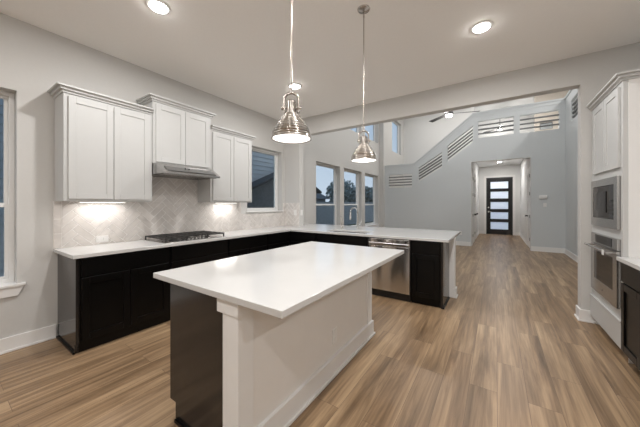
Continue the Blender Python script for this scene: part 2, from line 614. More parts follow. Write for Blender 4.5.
# entry hall
struct('wall_hall_left', MB().box(HX0 - 0.1, HX0, RY + 0.13, TY, 0, CZ), 'white_wall', 'white left wall of the entry hall', 'wall')
struct('wall_hall_right', MB().box(HX1 + 0.03, HX1 + 0.13, RY + 0.13, TY, 0, CZ), 'white_wall', 'white right wall of the entry hall', 'wall')
struct('wall_front', MB().grid('y', [(HX0 - 0.1, 4.0, 0, CZ)], [(-0.37, 0.63, 0, 2.60)], TY, TY + 0.15), 'white_wall', 'white end wall of the entry hall around the black door', 'wall')
struct('trim_3', MB().grid('y', [(HX0, HX1, 0, HH)], [(HX0 + 0.012, HX1 - 0.012, 0, HH - 0.012)], RY - 0.004, RY + 0.134), 'white_wall', 'white lining of the hall entrance opening', 'trim')
# knee wall of the peninsula
struct('wall_knee', MB().box(PXL, -0.50, 4.305, 4.44, 0, 0.8795), 'trim', 'white knee wall carrying the peninsula overhang', 'wall', bevel=0.003)

# baseboards
BH = 0.135
def bb(name, segs, label, m='trim'):
    b = MB()
    b.grid('z', [g[:4] for g in segs], [], 0, BH)
    rects = []
    for x0, x1, y0, y1, (dx0, dx1, dy0, dy1) in segs:      # shoe moulding sides
        if dx0: rects.append((x0 - dx0, x0, y0 - dy0, y1 + dy1))
        if dx1: rects.append((x1, x1 + dx1, y0 - dy0, y1 + dy1))
        if dy0: rects.append((x0 - dx0, x1 + dx1, y0 - dy0, y0))
        if dy1: rects.append((x0 - dx0, x1 + dx1, y1, y1 + dy1))
    b.grid('z', rects, [g[:4] for g in segs], 0, 0.018)
    struct(name, b, m, label, 'baseboard', bevel=0.002)
sh = 0.012
bb('baseboard_left', [(W, W + 0.016, KB, 0.755, (0, sh, 0, 0))], 'white baseboard under the left window')
bb('baseboard_living', [(W, W + 0.016, PY1, RY, (0, sh, 0, 0))], 'white baseboard under the living room windows')
bb('baseboard_stair', [(W, HX0, RY - 0.016, RY, (0, 0, sh, 0)), (HX1, RX, RY - 0.016, RY, (0, 0, sh, 0)),
                       (RX - 0.016, RX, PY1, RY, (sh, 0, 0, 0))], 'pale baseboard along the grey stair wall', 'trim')
bb('baseboard_pier', [(PXR - 0.016, 1.02, PY0 - 0.016, PY0, (0, 0, sh, 0)), (PXR - 0.016, PXR, PY0 - 0.016, PY1 + 0.016, (sh, 0, sh, sh))], 'white baseboard wrapped round the right pier')
bb('baseboard_hall', [(HX0, HX0 + 0.016, RY + 0.14, 10.25, (0, sh, 0, 0)), (HX0, HX0 + 0.016, 12.30, TY, (0, sh, 0, 0)), (HX1 + 0.014, HX1 + 0.03, 11.30, TY, (sh, 0, 0, 0)),
                      (HX0, -0.46, TY - 0.016, TY, (0, 0, sh, 0)), (0.72, HX1 + 0.03, TY - 0.016, TY, (0, 0, sh, 0))], 'white baseboards inside the entry hall')
bb('baseboard_peninsula', [(-0.52, -0.484, 4.302, 4.456, (0, sh, 0, sh)), (PXL, -0.484, 4.44, 4.456, (0, 0, 0, sh))], 'white base block at the end of the peninsula wall')

# ---- windows
def window(i, y0, y1, z0, z1, mid, label, sill=True):
    o = thing('window_%d' % i, label, 'window', (W, (y0 + y1) / 2, z0), kind='structure')
    xf0, xf1, fw = W - 0.195, W - 0.115, 0.036
    fr = MB().grid('x', [(y0, y1, z0, z1)], [(y0 + fw, y1 - fw, z0 + fw, z1 - fw)], xf0, xf1)
    fr.build('frame', 'vinyl', o, bevel=0.003)
    sw_ = 0.026
    parts = [(z0 + fw, z1 - fw)] if mid is None else [(z0 + fw, mid), (mid - 0.01, z1 - fw)]
    for k, (a, b) in enumerate(parts):
        dx = 0.0 if k == 0 else -0.03
        s = MB().grid('x', [(y0 + fw, y1 - fw, a, b)], [(y0 + fw + sw_, y1 - fw - sw_, a + sw_, b - sw_)], xf1 - 0.045 + dx, xf1 - 0.012 + dx).build('sash', 'vinyl', o, bevel=0.002)
        MB().box(xf1 - 0.032 + dx, xf1 - 0.026 + dx, y0 + fw + sw_ - 0.005, y1 - fw - sw_ + 0.005, a + sw_ - 0.005, b - sw_ + 0.005).build('pane', 'pane', s)
    if sill:
        MB().grid('z', [(W - 0.115, W + 0.035, y0, y1), (W, W + 0.035, y0 - 0.055, y1 + 0.055)], [], z0 - 0.022, z0 + 0.002).build('sill', 'trim', o, bevel=0.003)
        MB().prism([(W, y0 - 0.02, z0 - 0.11), (W, y1 + 0.005, z0 - 0.11), (W, y1 + 0.045, z0 - 0.022), (W, y0 - 0.045, z0 - 0.022)], (0.022, 0, 0)).build('apron', 'trim', o, bevel=0.002)
    return o
window(1, *win[0], 1.37, 'double hung window at the far left looking onto blue siding')
kw = window(2, *win[1], None, 'kitchen window in the corner right of the white wall cabinets', sill=False)
MB().grid('z', [(W - 0.115, W + 0.03, 3.28, 4.21), (W + 0.0105, W + 0.03, 3.235, 4.255)], [], 1.222, 1.242).build('sill', 'trim', kw, bevel=0.003)
nth = ['nearest', 'middle', 'farthest']
for k in range(3):
    window(3 + k, *win[2 + k], 1.37, '%s of the three tall living room windows above the sink' % nth[k])
for k in range(3):
    window(6 + k, *win[5 + k], None, '%s of the high upper windows in the left wall' % nth[k], sill=False)
window(9, *win[8], None, 'high recessed window above the stairs', sill=False)
w10 = thing('window_10', 'small bluish window in the tan loft wall', 'window', (1.645, 13.5, 4.31), kind='structure')
MB().grid('y', [(1.45, 1.84, 4.31, 4.58)], [(1.475, 1.815, 4.335, 4.555)], 13.54, 13.61).build('frame', 'gable', w10)
MB().box(1.47, 1.82, 13.57, 13.576, 4.33, 4.56).build('pane', 'pane', w10)

# ---- doors
d1 = thing('door_1', 'black front door with five frosted glass strips at the hall end', 'door', (0.13, TY, 0), kind='structure')
lites = [(0.232, 0.565), (0.705, 1.02), (1.159, 1.488), (1.641, 1.96), (2.095, 2.41)]
MB().grid('y', [(-0.345, 0.605, 0.012, 2.565)], [(-0.205, 0.465, a, b) for a, b in lites], TY + 0.02, TY + 0.065).build('door_slab', 'doorblack', d1, bevel=0.004)
MB().grid('y', [(-0.37, 0.63, 0.0, 2.60)], [(-0.347, 0.607, 0.01, 2.568)], TY, TY + 0.12).build('frame', 'doorblack', d1)
for a, b in lites:
    MB().box(-0.21, 0.47, TY + 0.038, TY + 0.046, a - 0.005, b + 0.005).build('pane', 'frost', d1)
MB().box(-0.305, -0.255, TY - 0.004, TY + 0.02, 1.0, 1.07).cyl((-0.28, TY - 0.05, 1.035), (-0.28, TY, 1.035), 0.012).box(-0.29, -0.17, TY - 0.055, TY - 0.035, 1.025, 1.045).build('handle', 'chrome', d1)
MB().cyl((-0.28, TY - 0.02, 1.23), (-0.28, TY + 0.02, 1.23), 0.03).build('deadbolt', 'chrome', d1)
MB().grid('y', [(-0.46, 0.72, 0, 2.69)], [(-0.37, 0.63, 0, 2.60)], TY - 0.016, TY).build('casing', 'trim', d1, bevel=0.003)

def hall_door(i, x, s, y0, y1, label, latch_near):
    h = 2.44
    o = thing('door_%d' % i, label, 'door', (x, (y0 + y1) / 2, 0), kind='structure')
    X = lambda d: x + s * d
    hole = [(y0 + 0.1, y1 - 0.1, 0.22, 1.0), (y0 + 0.1, y1 - 0.1, 1.14, h - 0.13)]
    MB().box(X(0.0), X(0.012), y0, y1, 0.012, h).build('door_slab', 'trim', o)
    MB().grid('x', [(y0, y1, 0.012, h)], hole, X(0.012), X(0.022)).build('rail_frame', 'trim', o, bevel=0.003)
    MB().grid('x', [(y0 - 0.09, y1 + 0.09, 0, h + 0.1)], [(y0 - 0.004, y1 + 0.004, -0.1, h + 0.004)], X(0.0), X(0.026)).build('casing', 'trim', o, bevel=0.003)
    yl = y0 + 0.07 if latch_near else y1 - 0.07
    k = MB().cyl((X(0.022), yl, 1.0), (X(0.06), yl, 1.0), 0.012)
    bmesh.ops.create_uvsphere(k.bm, u_segments=16, v_segments=10, radius=0.03, matrix=Matrix.Translation((X(0.075), yl, 1.0)))
    k.cyl((X(0.022), yl, 1.0), (X(0.03), yl, 1.0), 0.032).build('knob', 'iron', o, smooth=True)
    yh = y1 - 0.004 if latch_near else y0 + 0.004
    for z in (0.25, 0.95, 1.65, 2.2):
        MB().cyl((X(0.03), yh, z), (X(0.03), yh, z + 0.1), 0.008, 10).box(X(0.022), X(0.026), yh - 0.03, yh + 0.03, z, z + 0.1).build('hinge', 'iron', o)
hall_door(2, HX0, 1, 10.42, 11.20, 'white panelled door on the left side of the hall', False)
hall_door(3, HX1 + 0.03, -1, 10.30, 11.12, 'white panelled door on the right side of the hall', False)
hall_door(4, HX0, 1, 11.43, 12.20, 'second white door farther down the left side of the hall', False)

# ---- slatted stair rail panels
def rails(i, label):
    x0, x1, lo, hi = op[i]
    o = thing('railing_panel', label, 'railing', ((x0 + x1) / 2, RY + 0.065, lo((x0 + x1) / 2)), group='slatted panels in the stair wall')
    n = 4 if i < 1 else 3
    if i in (1, 2): n = 4
    for k in range(n):
        f = (k + 1) / (n + 1)
        t = 0.02
        za, zb = lo(x0) + f * (hi(x0) - lo(x0)), lo(x1) + f * (hi(x1) - lo(x1))
        MB().prism([(x0 - 0.006, RY + 0.02, za - t), (x1 + 0.006, RY + 0.02, zb - t), (x1 + 0.006, RY + 0.02, zb + t), (x0 - 0.006, RY + 0.02, za + t)], (0, 0.09 if i in (1, 2) else 0.04, 0)).build('slat', 'rail', o)
for i, l in enumerate(('level slatted panel at the low left end of the stair wall', 'lower sloping slatted panel beside the stairs',
                       'upper sloping slatted panel below the loft corner', 'level slatted loft panel with a lamp glowing behind it',
                       'level slatted loft panel right of centre with a small blue window behind')):
    rails(i, l)
for (y0, y1, l) in ((7.15, 9.31, 'slatted loft panel in the right wall by the grey corner'), (5.0, 7.0, 'slatted loft panel in the right wall behind the pier')):
    o = thing('railing_panel', l, 'railing', (RX + 0.065, (y0 + y1) / 2, 3.52), group='slatted panels in the right loft wall')
    for k in range(4):
        z = 3.52 + (k + 1) * 0.53 / 5
        MB().box(RX + 0.02, RX + 0.11, y0 - 0.006, y1 + 0.006, z - 0.02, z + 0.02).build('slat', 'rail', o)

# ---------------------------------------------------------------- backsplash (herringbone)
def clip(poly, x0, x1, y0, y1):
    for ax, lim, s in ((0, x0, 1), (0, x1, -1), (1, y0, 1), (1, y1, -1)):
        out = []
        for i in range(len(poly)):
            p, q = poly[i - 1], poly[i]
            ip, iq = (p[ax] - lim) * s >= 0, (q[ax] - lim) * s >= 0
            if ip != iq:
                t = (lim - p[ax]) / (q[ax] - p[ax])
                out.append((p[0] + t * (q[0] - p[0]), p[1] + t * (q[1] - p[1])))
            if iq: out.append(q)
        poly = out
        if len(poly) < 3: return []
    return poly
def area(p):
    return abs(sum(p[i - 1][0] * p[i][1] - p[i][0] * p[i - 1][1] for i in range(len(p)))) / 2
def herring(mb, rect, P, vec, w=0.072, n=3, g=0.0026):
    c = math.cos(PI / 4)
    R = range(-90, 90)
    for i in R:
        for j in R:
            tl = []
            if (i - j) % (2 * n) == 0: tl.append((i, j, i + n, j + 1))
            if (i - j) % (2 * n) == 2 * n - 1: tl.append((i, j, i + 1, j + n))
            for a, b, d, e in tl:
                q = [(a * w + g, b * w + g), (d * w - g, b * w + g), (d * w - g, e * w - g), (a * w + g, e * w - g)]
                q = [((x - y) * c + 2.0, (x + y) * c + 1.0) for x, y in q]
                if max(p[0] for p in q) < rect[0] or min(p[0] for p in q) > rect[1] or max(p[1] for p in q) < rect[2] or min(p[1] for p in q) > rect[3]:
                    continue
                q = clip(q, *rect)
                if q and area(q) > 2e-5:
                    mb.prism([P(*p) for p in q], vec)
bs = thing('backsplash', 'pale herringbone tile backsplash between counter and white wall cabinets', 'backsplash', (W, 2.2, 0.914), kind='structure')
tl = MB()
PL = lambda y, z: (W + 0.003, y, z)
herring(tl, (0.803, 3.135, 0.914, 1.402), PL, (0.006, 0, 0))
herring(tl, (1.535, 2.305, 1.402, 1.735), PL, (0.006, 0, 0))
herring(tl, (3.135, 4.296, 0.914, 1.20), PL, (0.006, 0, 0))
herring(tl, (4.26, 4.296, 1.20, 1.402), PL, (0.006, 0, 0))
z = 0.914
while z < 1.40:
    tl.box(W + 0.003, W + 0.009, 0.739, 0.799, z + 0.002, min(z + 0.150, 1.402))
    z += 0.152
tl.build('tile', 'tile', bs)
t2 = MB()
herring(t2, (W + 0.012, PXL, 0.914, 1.40), lambda x, z: (x, PY0 - 0.003, z), (0, -0.006, 0))
t2.build('tile', 'tile', bs)
MB().grid('x', [(0.737, 3.135, 0.914, 1.403), (1.532, 2.31, 1.40, 1.737), (3.135, 4.30, 0.914, 1.2), (4.255, 4.30, 1.2, 1.403)], [], W, W + 0.006).build('grout', 'grout', bs)
MB().box(W + 0.006, PXL, PY0 - 0.006, PY0, 0.914, 1.402).build('grout', 'grout', bs)

# ---------------------------------------------------------------- cabinets
def F(face, plane):
    if face == '+X': return lambda mb, u0, u1, d0, d1, z0, z1: mb.box(plane + d0, plane + d1, u0, u1, z0, z1)
    if face == '-X': return lambda mb, u0, u1, d0, d1, z0, z1: mb.box(plane - d0, plane - d1, u0, u1, z0, z1)
    return lambda mb, u0, u1, d0, d1, z0, z1: mb.box(u0, u1, plane - d0, plane - d1, z0, z1)
def shaker(parent, f, name, u0, u1, z0, z1, m, rail=0.06, th=0.02, flat=False):
    rec = 0.011 if m == 'dark' else 0.007
    b = MB()
    if flat:
        f(b, u0, u1, 0.001, th, z0, z1)
    else:
        f(b, u0, u0 + rail, 0.001, th, z0, z1); f(b, u1 - rail, u1, 0.001, th, z0, z1)
        f(b, u0 + rail, u1 - rail, 0.001, th, z0, z0 + rail); f(b, u0 + rail, u1 - rail, 0.001, th, z1 - rail, z1)
        f(b, u0 + rail, u1 - rail, 0.001, th - rec, z0 + rail, z1 - rail)
    return b.build(name, m, parent, bevel=0.003 if m == 'dark' else 0.0015)
def base_cab(label, face, plane, u0, u1, fronts, depth=0.59, toe=0.03, m='dark', hollow=False, group='dark base cabinets', ctr=None):
    f = F(face, plane)
    mid = (u0 + u1) / 2
    loc = {'+X': (plane - depth / 2, mid, 0), '-X': (plane + depth / 2, mid, 0), '-Y': (mid, plane + depth / 2, 0)}[face]
    o = thing('base_cabinet', label, 'cabinet', loc, group=group)
    b = MB()
    if hollow:
        f(b, u0, u0 + 0.018, -depth, 0, 0.1, 0.880); f(b, u1 - 0.018, u1, -depth, 0, 0.1, 0.880)
        f(b, u0 + 0.018, u1 - 0.018, -depth, 0, 0.1, 0.118); f(b, u0 + 0.018, u1 - 0.018, -depth, -depth + 0.018, 0.118, 0.880)
        f(b, u0 + 0.018, u1 - 0.018, -0.018, 0, 0.118, 0.880)
    else:
        f(b, u0, u1, -depth, 0, 0.1, 0.880)
    b.build('carcass', m, o)
    b = MB(); f(b, u0, u1, -depth, -toe, 0, 0.1); b.build('toe_kick', m, o)
    for kind, a, c, z0, z1 in fronts:
        shaker(o, f, kind, a, c, z0, z1, m, flat=(kind == 'drawer'))
    return o
DZ0, DZ1, EZ0, EZ1 = 0.705, 0.872, 0.112, 0.692
def std(u0, u1, n=2, g=0.013):
    r = [('drawer', u0 + g, u1 - g, DZ0, DZ1)]
    w = (u1 - u0 - 2 * g - (n - 1) * 0.006) / n
    for k in range(n):
        a = u0 + g + k * (w + 0.006)
        r.append(('door', a, a + w, EZ0, EZ1))
    return r
BX = -3.178   # face-frame plane of the left run
dp = BX - W - 0.004
c1 = base_cab('dark base cabinet at the left end of the range wall', '+X', BX, 0.790, 1.597, std(0.790, 1.597), depth=dp)
MB().grid('y', [(W + 0.02, BX, 0.0, 0.880)], [(BX - 0.03, BX + 0.1, -0.1, 0.085)], 0.766, 0.790).build('end_panel', 'gloss_dark', c1, bevel=0.002)['label'] = 'glossy dark brown end panel'
MB().box(W + 0.03, BX - 0.02, 0.752, 0.766, 0, 0.02).build('shoe_moulding', 'dark', c1)
g3 = lambda u0, u1: [('drawer', u0 + .013, u1 - .013, DZ0, DZ1), ('drawer', u0 + .013, u1 - .013, 0.41, 0.692), ('drawer', u0 + .013, u1 - .013, 0.112, 0.397)]
base_cab('dark drawer cabinet under the gas cooktop', '+X', BX, 1.597, 2.40, g3(1.597, 2.40), depth=dp)
base_cab('dark base cabinet between the cooktop and the corner', '+X', BX, 2.40, 3.17, std(2.40, 3.17), depth=dp)
base_cab('dark corner base cabinet where both counters meet', '+X', BX, 3.17, 4.285, [('drawer', 3.183, 3.74, DZ0, DZ1), ('door', 3.183, 3.74, EZ0, EZ1)], depth=dp)
PYF = 3.760   # face-frame plane of the peninsula
pd = 4.30 - PYF
base_cab('narrow dark cabinet beside the corner left of the sink', '-Y', PYF, BX + 0.004, -2.567, std(BX + 0.03, -2.567, 1), depth=pd)
base_cab('dark sink cabinet left of the dishwasher', '-Y', PYF, -2.567, -1.615, std(-2.567, -1.615, 2), depth=pd, hollow=True)
e1 = base_cab('dark cabinet at the free end of the peninsula', '-Y', PYF, -0.985, -0.600, std(-0.985, -0.600, 1, 0.016), depth=pd)
MB().box(-0.600, -0.572, PYF - 0.001, PYF + pd, 0, 0.880).build('end_panel', 'gloss_dark', e1, bevel=0.002)['label'] = 'glossy dark brown end panel'
MB().box(-0.572, -0.558, PYF, PYF + pd - 0.04, 0, 0.02).build('shoe_moulding', 'dark', e1)

# countertops
CT0, CT1 = 0.880, 0.914
ct = thing('countertop', 'white quartz countertop along the range wall and peninsula', 'countertop', (-2.2, 4.0, CT0))
SK = (-2.46, -1.70, 3.83, 4.19)
MB().grid('z', [(W, -3.134, 0.737, PY0 - 0.001), (PXL + 0.001, -0.5, 3.726, 5.09), (W, PXL + 0.001, PY1 + 0.001, 5.09)], [SK], CT0, CT1).build('worktop', 'quartz', ct, bevel=0.003)

# island ------------------------------------------------------------
IX0, IX1, IY0, IY1 = -1.904, -0.760, 0.849, 2.662
MB().box(IX0, IX1, IY0, IY1, CT0, CT1).build('island_countertop', 'quartz', bevel=0.003, label='thick white quartz slab on the kitchen island', cat='countertop')
isl = thing('kitchen_island', 'kitchen island with dark end, greige back panel and white corner posts', 'island', (-1.43, 1.75, 0))
MB().box(-1.755, -1.13, 0.905, 2.606, 0.1, CT0).build('carcass', 'dark', isl)
MB().box(-1.69, -1.13, 0.905, 2.606, 0, 0.1).build('toe_kick', 'dark', isl)
for y0, y1 in ((0.887, 0.905), (2.606, 2.624)):
    MB().grid('y', [(-1.757, -1.212, 0, CT0)], [(-1.9, -1.692, -0.1, 0.115)], y0, y1).build('end_panel', 'gloss_dark', isl)['label'] = 'dark brown end panel'
MB().box(-1.68, -1.215, 0.872, 0.887, 0, 0.02).build('shoe_moulding', 'dark', isl)
fI = F('-X', -1.755)
for k in range(3):
    a = 0.918 + k * 0.562
    shaker(isl, fI, 'drawer', a, a + 0.55, DZ0, DZ1, 'dark', flat=True)
    shaker(isl, fI, 'door', a, a + 0.55, EZ0, EZ1, 'dark')
MB().box(-1.13, -1.098, 0.905, 2.606, 0, CT0).build('back_panel', 'island', isl)['label'] = 'greige back panel'
for s, y0, y1 in ((-1, 0.886, 0.99), (1, 2.52, 2.626)):
    MB().box(-1.216, -1.090, y0, y1, 0, 0.80).build('corner_post', 'trim', isl, bevel=0.002)['label'] = 'white corner post'
    MB().box(-1.252, -1.082, y0 - 0.010 if s < 0 else y0, y1 + (0.010 if s > 0 else 0), 0.795, CT0).build('post_cap', 'trim', isl, bevel=0.002)
MB().grid('z', [(-1.098, -1.074, 0.872, 2.642), (-1.14, -1.074, 2.626, 2.642), (-1.216, -1.074, 0.872, 0.886)], [], 0, 0.145).grid('z', [(-1.074, -1.060, 0.86, 2.655)], [], 0, 0.02).build('baseboard', 'trim', isl, bevel=0.002)

def outlet(P, vx, n, label, parent=None, w=0.072, h=0.116, sockets=True):
    """cover plate: centre P, horizontal direction vx, outward normal n"""
    P, vx, n, vz = Vector(P), Vector(vx), Vector(n), Vector((0, 0, 1))
    o = thing('outlet_plate' if sockets else 'switch_plate', label, 'outlet' if sockets else 'switch', P)
    q = lambda a, b, t: P + vx * a + vz * b + n * t
    MB().prism([q(-w / 2, -h / 2, 0), q(w / 2, -h / 2, 0), q(w / 2, h / 2, 0), q(-w / 2, h / 2, 0)], n * 0.006).build('cover', 'white_plastic', o, bevel=0.0015)
    hor = w > h
    for s in ((-1, 1) if sockets else (0,)):
        a, b = (s * w * 0.22, 0) if hor else (0, s * h * 0.2)
        hw, hh = (0.016, 0.014) if sockets else (0.01, 0.03)
        MB().prism([q(a - hw, b - hh, 0.006), q(a + hw, b - hh, 0.006), q(a + hw, b + hh, 0.006), q(a - hw, b + hh, 0.006)], n * 0.003).build('socket' if sockets else 'rocker', 'white_plastic', o)
outlet((W + 0.010, 1.14, 0.972), (0, 1, 0), (1, 0, 0), 'horizontal outlet plate low on the tile left of the cooktop', w=0.116, h=0.072)
outlet((-1.098, 1.86, 0.30), (0, 1, 0), (1, 0, 0), 'outlet plate low on the greige island back')
outlet((PXL - 0.10, PY0 - 0.010, 1.20), (1, 0, 0), (0, -1, 0), 'outlet plate on the tiled pier right of the corner window')
outlet((PXL, PY0 + 0.07, 1.20), (0, 1, 0), (1, 0, 0), 'outlet plate on the inner side of the left pier')
outlet((-0.978, RY, 0.41), (1, 0, 0), (0, -1, 0), 'outlet plate low on the grey stair wall left of the hall')
outlet((1.185, RY, 1.354), (1, 0, 0), (0, -1, 0), 'switch plate under the thermostat on the grey wall', sockets=False)
th_ = thing('thermostat', 'white thermostat on the grey wall right of the hall', 'thermostat', (1.141, RY, 1.53))
MB().box(1.05, 1.232, RY - 0.028, RY, 1.535, 1.635).build('housing', 'white_plastic', th_, bevel=0.006)
MB().box(1.09, 1.19, RY - 0.030, RY - 0.027, 1.56, 1.615).build('display', 'vinyl', th_)

# wall cabinets -------------------------------------------------------
UX = -3.458   # face-frame plane
def crown(o, y0, y1, zt, px, left, right):
    """moulding: three stepped courses along the front with returns at the ends"""
    b = MB()
    for e, za, zb in ((0.012, zt - 0.005, zt + 0.02), (0.032, zt + 0.02, zt + 0.045), (0.055, zt + 0.045, zt + 0.062)):
        b.box(W + 0.012, px + e, y0 - (e if left else -0.001), y1 + (e if right else -0.001), za, zb)
    for e0, e1, za, zb in ((0.012, 0.032, zt + 0.006, zt + 0.02), (0.032, 0.055, zt + 0.032, zt + 0.045)):
        b.prism([(px + e0, y0, za), (px + e1, y0, zb), (px + e0, y0, zb)], (0, y1 - y0, 0))
    b.build('crown_moulding', 'cab', o, bevel=0.002)
def wall_cab(label, y0, y1, z0, z1, split, left, right, px=UX):
    o = thing('wall_cabinet', label, 'cabinet', (W + 0.17, (y0 + y1) / 2, z0), group='white wall cabinets on the range wall')
    MB().box(W + 0.011, px, y0, y1, z0, z1).build('carcass', 'cab', o, bevel=0.0015)
    f = F('+X', px)
    for a, b in ((y0 + 0.032, split - 0.003), (split + 0.003, y1 - 0.032)):
        shaker(o, f, 'door', a, b, z0 + 0.022, z1 - 0.03, 'cab', rail=0.058)
    crown(o, y0, y1, z1, px, left, right)
    return o
wall_cab('white double door wall cabinet left of the hood', 0.745, 1.530, 1.403, 2.455, 1.142, True, False)
wall_cab('taller raised white wall cabinet above the range hood', 1.532, 2.312, 1.872, 2.625, 1.926, True, True, UX + 0.012)
wall_cab('white wall cabinet between the hood and the corner window', 2.314, 3.100, 1.403, 2.462, 2.715, False, True)
for y, l in ((1.12, 'thin lit strip light under the left wall cabinet'), (2.74, 'thin lit strip light under the wall cabinet by the window')):
    o = thing('under_cabinet_light', l, 'light', (W + 0.12, y, 1.403), group='strip lights under the wall cabinets')
    MB().box(W + 0.10, W + 0.14, y - 0.21, y + 0.21, 1.392, 1.403).build('housing', 'white_plastic', o)
    MB().box(W + 0.105, W + 0.135, y - 0.20, y + 0.20, 1.388, 1.392).build('diffuser', 'strip', o)
    lamp('strip_lamp', 'AREA', o, (W + 0.12, y, 1.384), UNDER_W, NEUTRAL, size=0.03, size_y=0.36)

# range hood
hd = thing('range_hood', 'slim stainless range hood under the raised white cabinet', 'range hood', (W + 0.28, 1.92, 1.735))
hy0, hy1 = 1.536, 2.308
MB().prism([(W + 0.011, hy0, 1.737), (W + 0.565, hy0, 1.737), (W + 0.565, hy0, 1.762), (W + 0.40, hy0, 1.862), (W + 0.37, hy0, 1.871), (W + 0.011, hy0, 1.871)], (0, hy1 - hy0, 0)).build('shell', 'steel', hd, bevel=0.002)
fx = lambda t, k: (W + 0.565 - 0.165 * t + k * 0.52, 0, 1.762 + 0.10 * t + k * 0.855)
a, b = fx(0.12, 0.002), fx(0.68, 0.002)
MB().prism([(a[0], hy0 + 0.07, a[2]), (a[0], hy1 - 0.05, a[2]), (b[0], hy1 - 0.05, b[2]), (b[0], hy0 + 0.07, b[2])], (0.003, 0, 0.005)).build('control_strip', 'steel_dark', hd)
for k in range(2):
    y = 1.85 + k * 0.05
    c_ = fx(0.5, 0.006)
    MB().cyl((c_[0], y, c_[2]), (c_[0] + 0.008, y, c_[2] + 0.013), 0.008, 14).build('button', 'black', hd)
MB().grid('z', [(W + 0.06, W + 0.53, hy0 + 0.04, hy1 - 0.04)], [(W + 0.06 + 0.03 + i * 0.05, W + 0.085 + 0.03 + i * 0.05, hy0 + 0.07, hy1 - 0.07) for i in range(8)], 1.731, 1.737).build('filter', 'steel', hd)

# cooktop
ck = thing('gas_cooktop', 'black and steel gas cooktop set in the white counter', 'cooktop', (-3.50, 1.965, CT1))
cy0, cy1, cx0, cx1 = 1.55, 2.38, -3.74, -3.19
MB().box(cx0, cx1, cy0, cy1, CT1, CT1 + 0.008).build('tray', 'steel', ck, bevel=0.003)
for x, y, r in ((-3.62, 1.74, 0.045), (-3.36, 1.74, 0.055), (-3.52, 1.965, 0.065), (-3.62, 2.19, 0.05), (-3.36, 2.19, 0.04)):
    b = MB().cyl((x, y, CT1 + 0.008), (x, y, CT1 + 0.016), r, 28).cyl((x, y, CT1 + 0.016), (x, y, CT1 + 0.024), r * 0.72, 28)
    b.build('burner', 'iron', ck, bevel=0.001)
for k in range(3):
    g0 = cy0 + 0.012 + k * 0.2695
    g1 = g0 + 0.2645
    xa, xb = cx0 + 0.02, cx1 - 0.015
    if k == 1: xb -= 0.10
    b = MB()
    z0, z1 = CT1 + 0.042, CT1 + 0.058
    for y in (g0, (g0 + g1) / 2 - 0.006, g1 - 0.012): b.box(xa, xb, y, y + 0.012, z0, z1)
    for x in (xa, xa + (xb - xa) * .25, (xa + xb) / 2, xa + (xb - xa) * .75, xb - 0.012): b.box(x, x + 0.012, g0, g1, z0, z1)
    for x in (xa, xb - 0.014):
        for y in (g0, g1 - 0.014): b.box(x, x + 0.014, y, y + 0.014, CT1 + 0.008, z0)
    b.build('grate', 'iron', ck, bevel=0.0015)
for k in range(5):
    y = 1.865 + k * 0.05
    MB().cyl((-3.235, y, CT1 + 0.008), (-3.235, y, CT1 + 0.03), 0.017, 20, 0.014).build('knob', 'steel', ck, bevel=0.001)

# dishwasher
dw = thing('dishwasher', 'stainless dishwasher in the peninsula right of the sink', 'dishwasher', (-1.30, 4.03, 0))
DX0, DX1 = -1.610, -0.990
MB().box(DX0, DX1, PYF, PYF + 0.53, 0.10, 0.876).build('tub', 'black', dw)
MB().box(DX0 + 0.01, DX1 - 0.01, PYF + 0.03, PYF + 0.5, 0, 0.1).build('toe_kick', 'black', dw)
MB().box(DX0 + 0.006, DX1 - 0.006, PYF - 0.030, PYF, 0.115, 0.765).box(DX0 + 0.006, DX1 - 0.006, PYF - 0.012, PYF, 0.765, 0.79).box(DX0 + 0.006, DX1 - 0.006, PYF - 0.030, PYF, 0.79, 0.868).build('door', 'steel_wavy', dw, bevel=0.003)
MB().box(DX0 + 0.012, DX1 - 0.012, PYF - 0.050, PYF - 0.028, 0.778, 0.812).build('handle', 'steel', dw, bevel=0.008)
MB().box(-1.325, -1.295, PYF - 0.032, PYF - 0.029, 0.834, 0.850).build('badge', 'white_plastic', dw)
MB().box(-1.06, -1.03, PYF - 0.032, PYF - 0.029, 0.832, 0.850).build('indicator', 'black', dw)
MB().cyl((-1.30, PYF - 0.032, 0.31), (-1.30, PYF - 0.028, 0.31), 0.010, 16).build('emblem', 'chrome', dw)

# sink, faucet
sk = thing('kitchen_sink', 'undermount steel sink in the peninsula counter', 'sink', (-2.08, 4.01, 0.68))
x0, x1, y0, y1 = SK
b = MB()
b.box(x0 - .004, x1 + .004, y0 - .004, y1 + .004, 0.690, 0.694)
b.box(x0 - .004, x0, y0 - .004, y1 + .004, 0.694, 0.880).box(x1, x1 + .004, y0 - .004, y1 + .004, 0.694, 0.880)
b.box(x0, x1, y0 - .004, y0, 0.694, 0.880).box(x0, x1, y1, y1 + .004, 0.694, 0.880)
b.build('basin', 'steel', sk)
MB().cyl((-2.08, 4.01, 0.694), (-2.08, 4.01, 0.698), 0.045).build('drain', 'chrome', sk)
fc = thing('kitchen_faucet', 'chrome gooseneck faucet standing behind the sink', 'faucet', (-2.15, 4.50, CT1))
fx0, fy0 = -2.15, 4.50
MB().cyl((fx0, fy0, CT1), (fx0, fy0, CT1 + 0.012), 0.030).cyl((fx0, fy0, CT1 + 0.012), (fx0, fy0, CT1 + 0.13), 0.024).build('base', 'chrome', fc, smooth=True)
pts = [(fx0, fy0, CT1 + 0.12), (fx0, fy0, CT1 + 0.30)]
for k in range(1, 11):
    t = PI * k / 10
    pts.append((fx0 - 0.03 * (1 - math.cos(t)), fy0 - 0.09 * (1 - math.cos(t)), CT1 + 0.30 + 0.10 * math.sin(t)))
MB().tube(pts, 0.013, 14).build('spout', 'chrome', fc, smooth=True)
q = Vector(pts[-1])
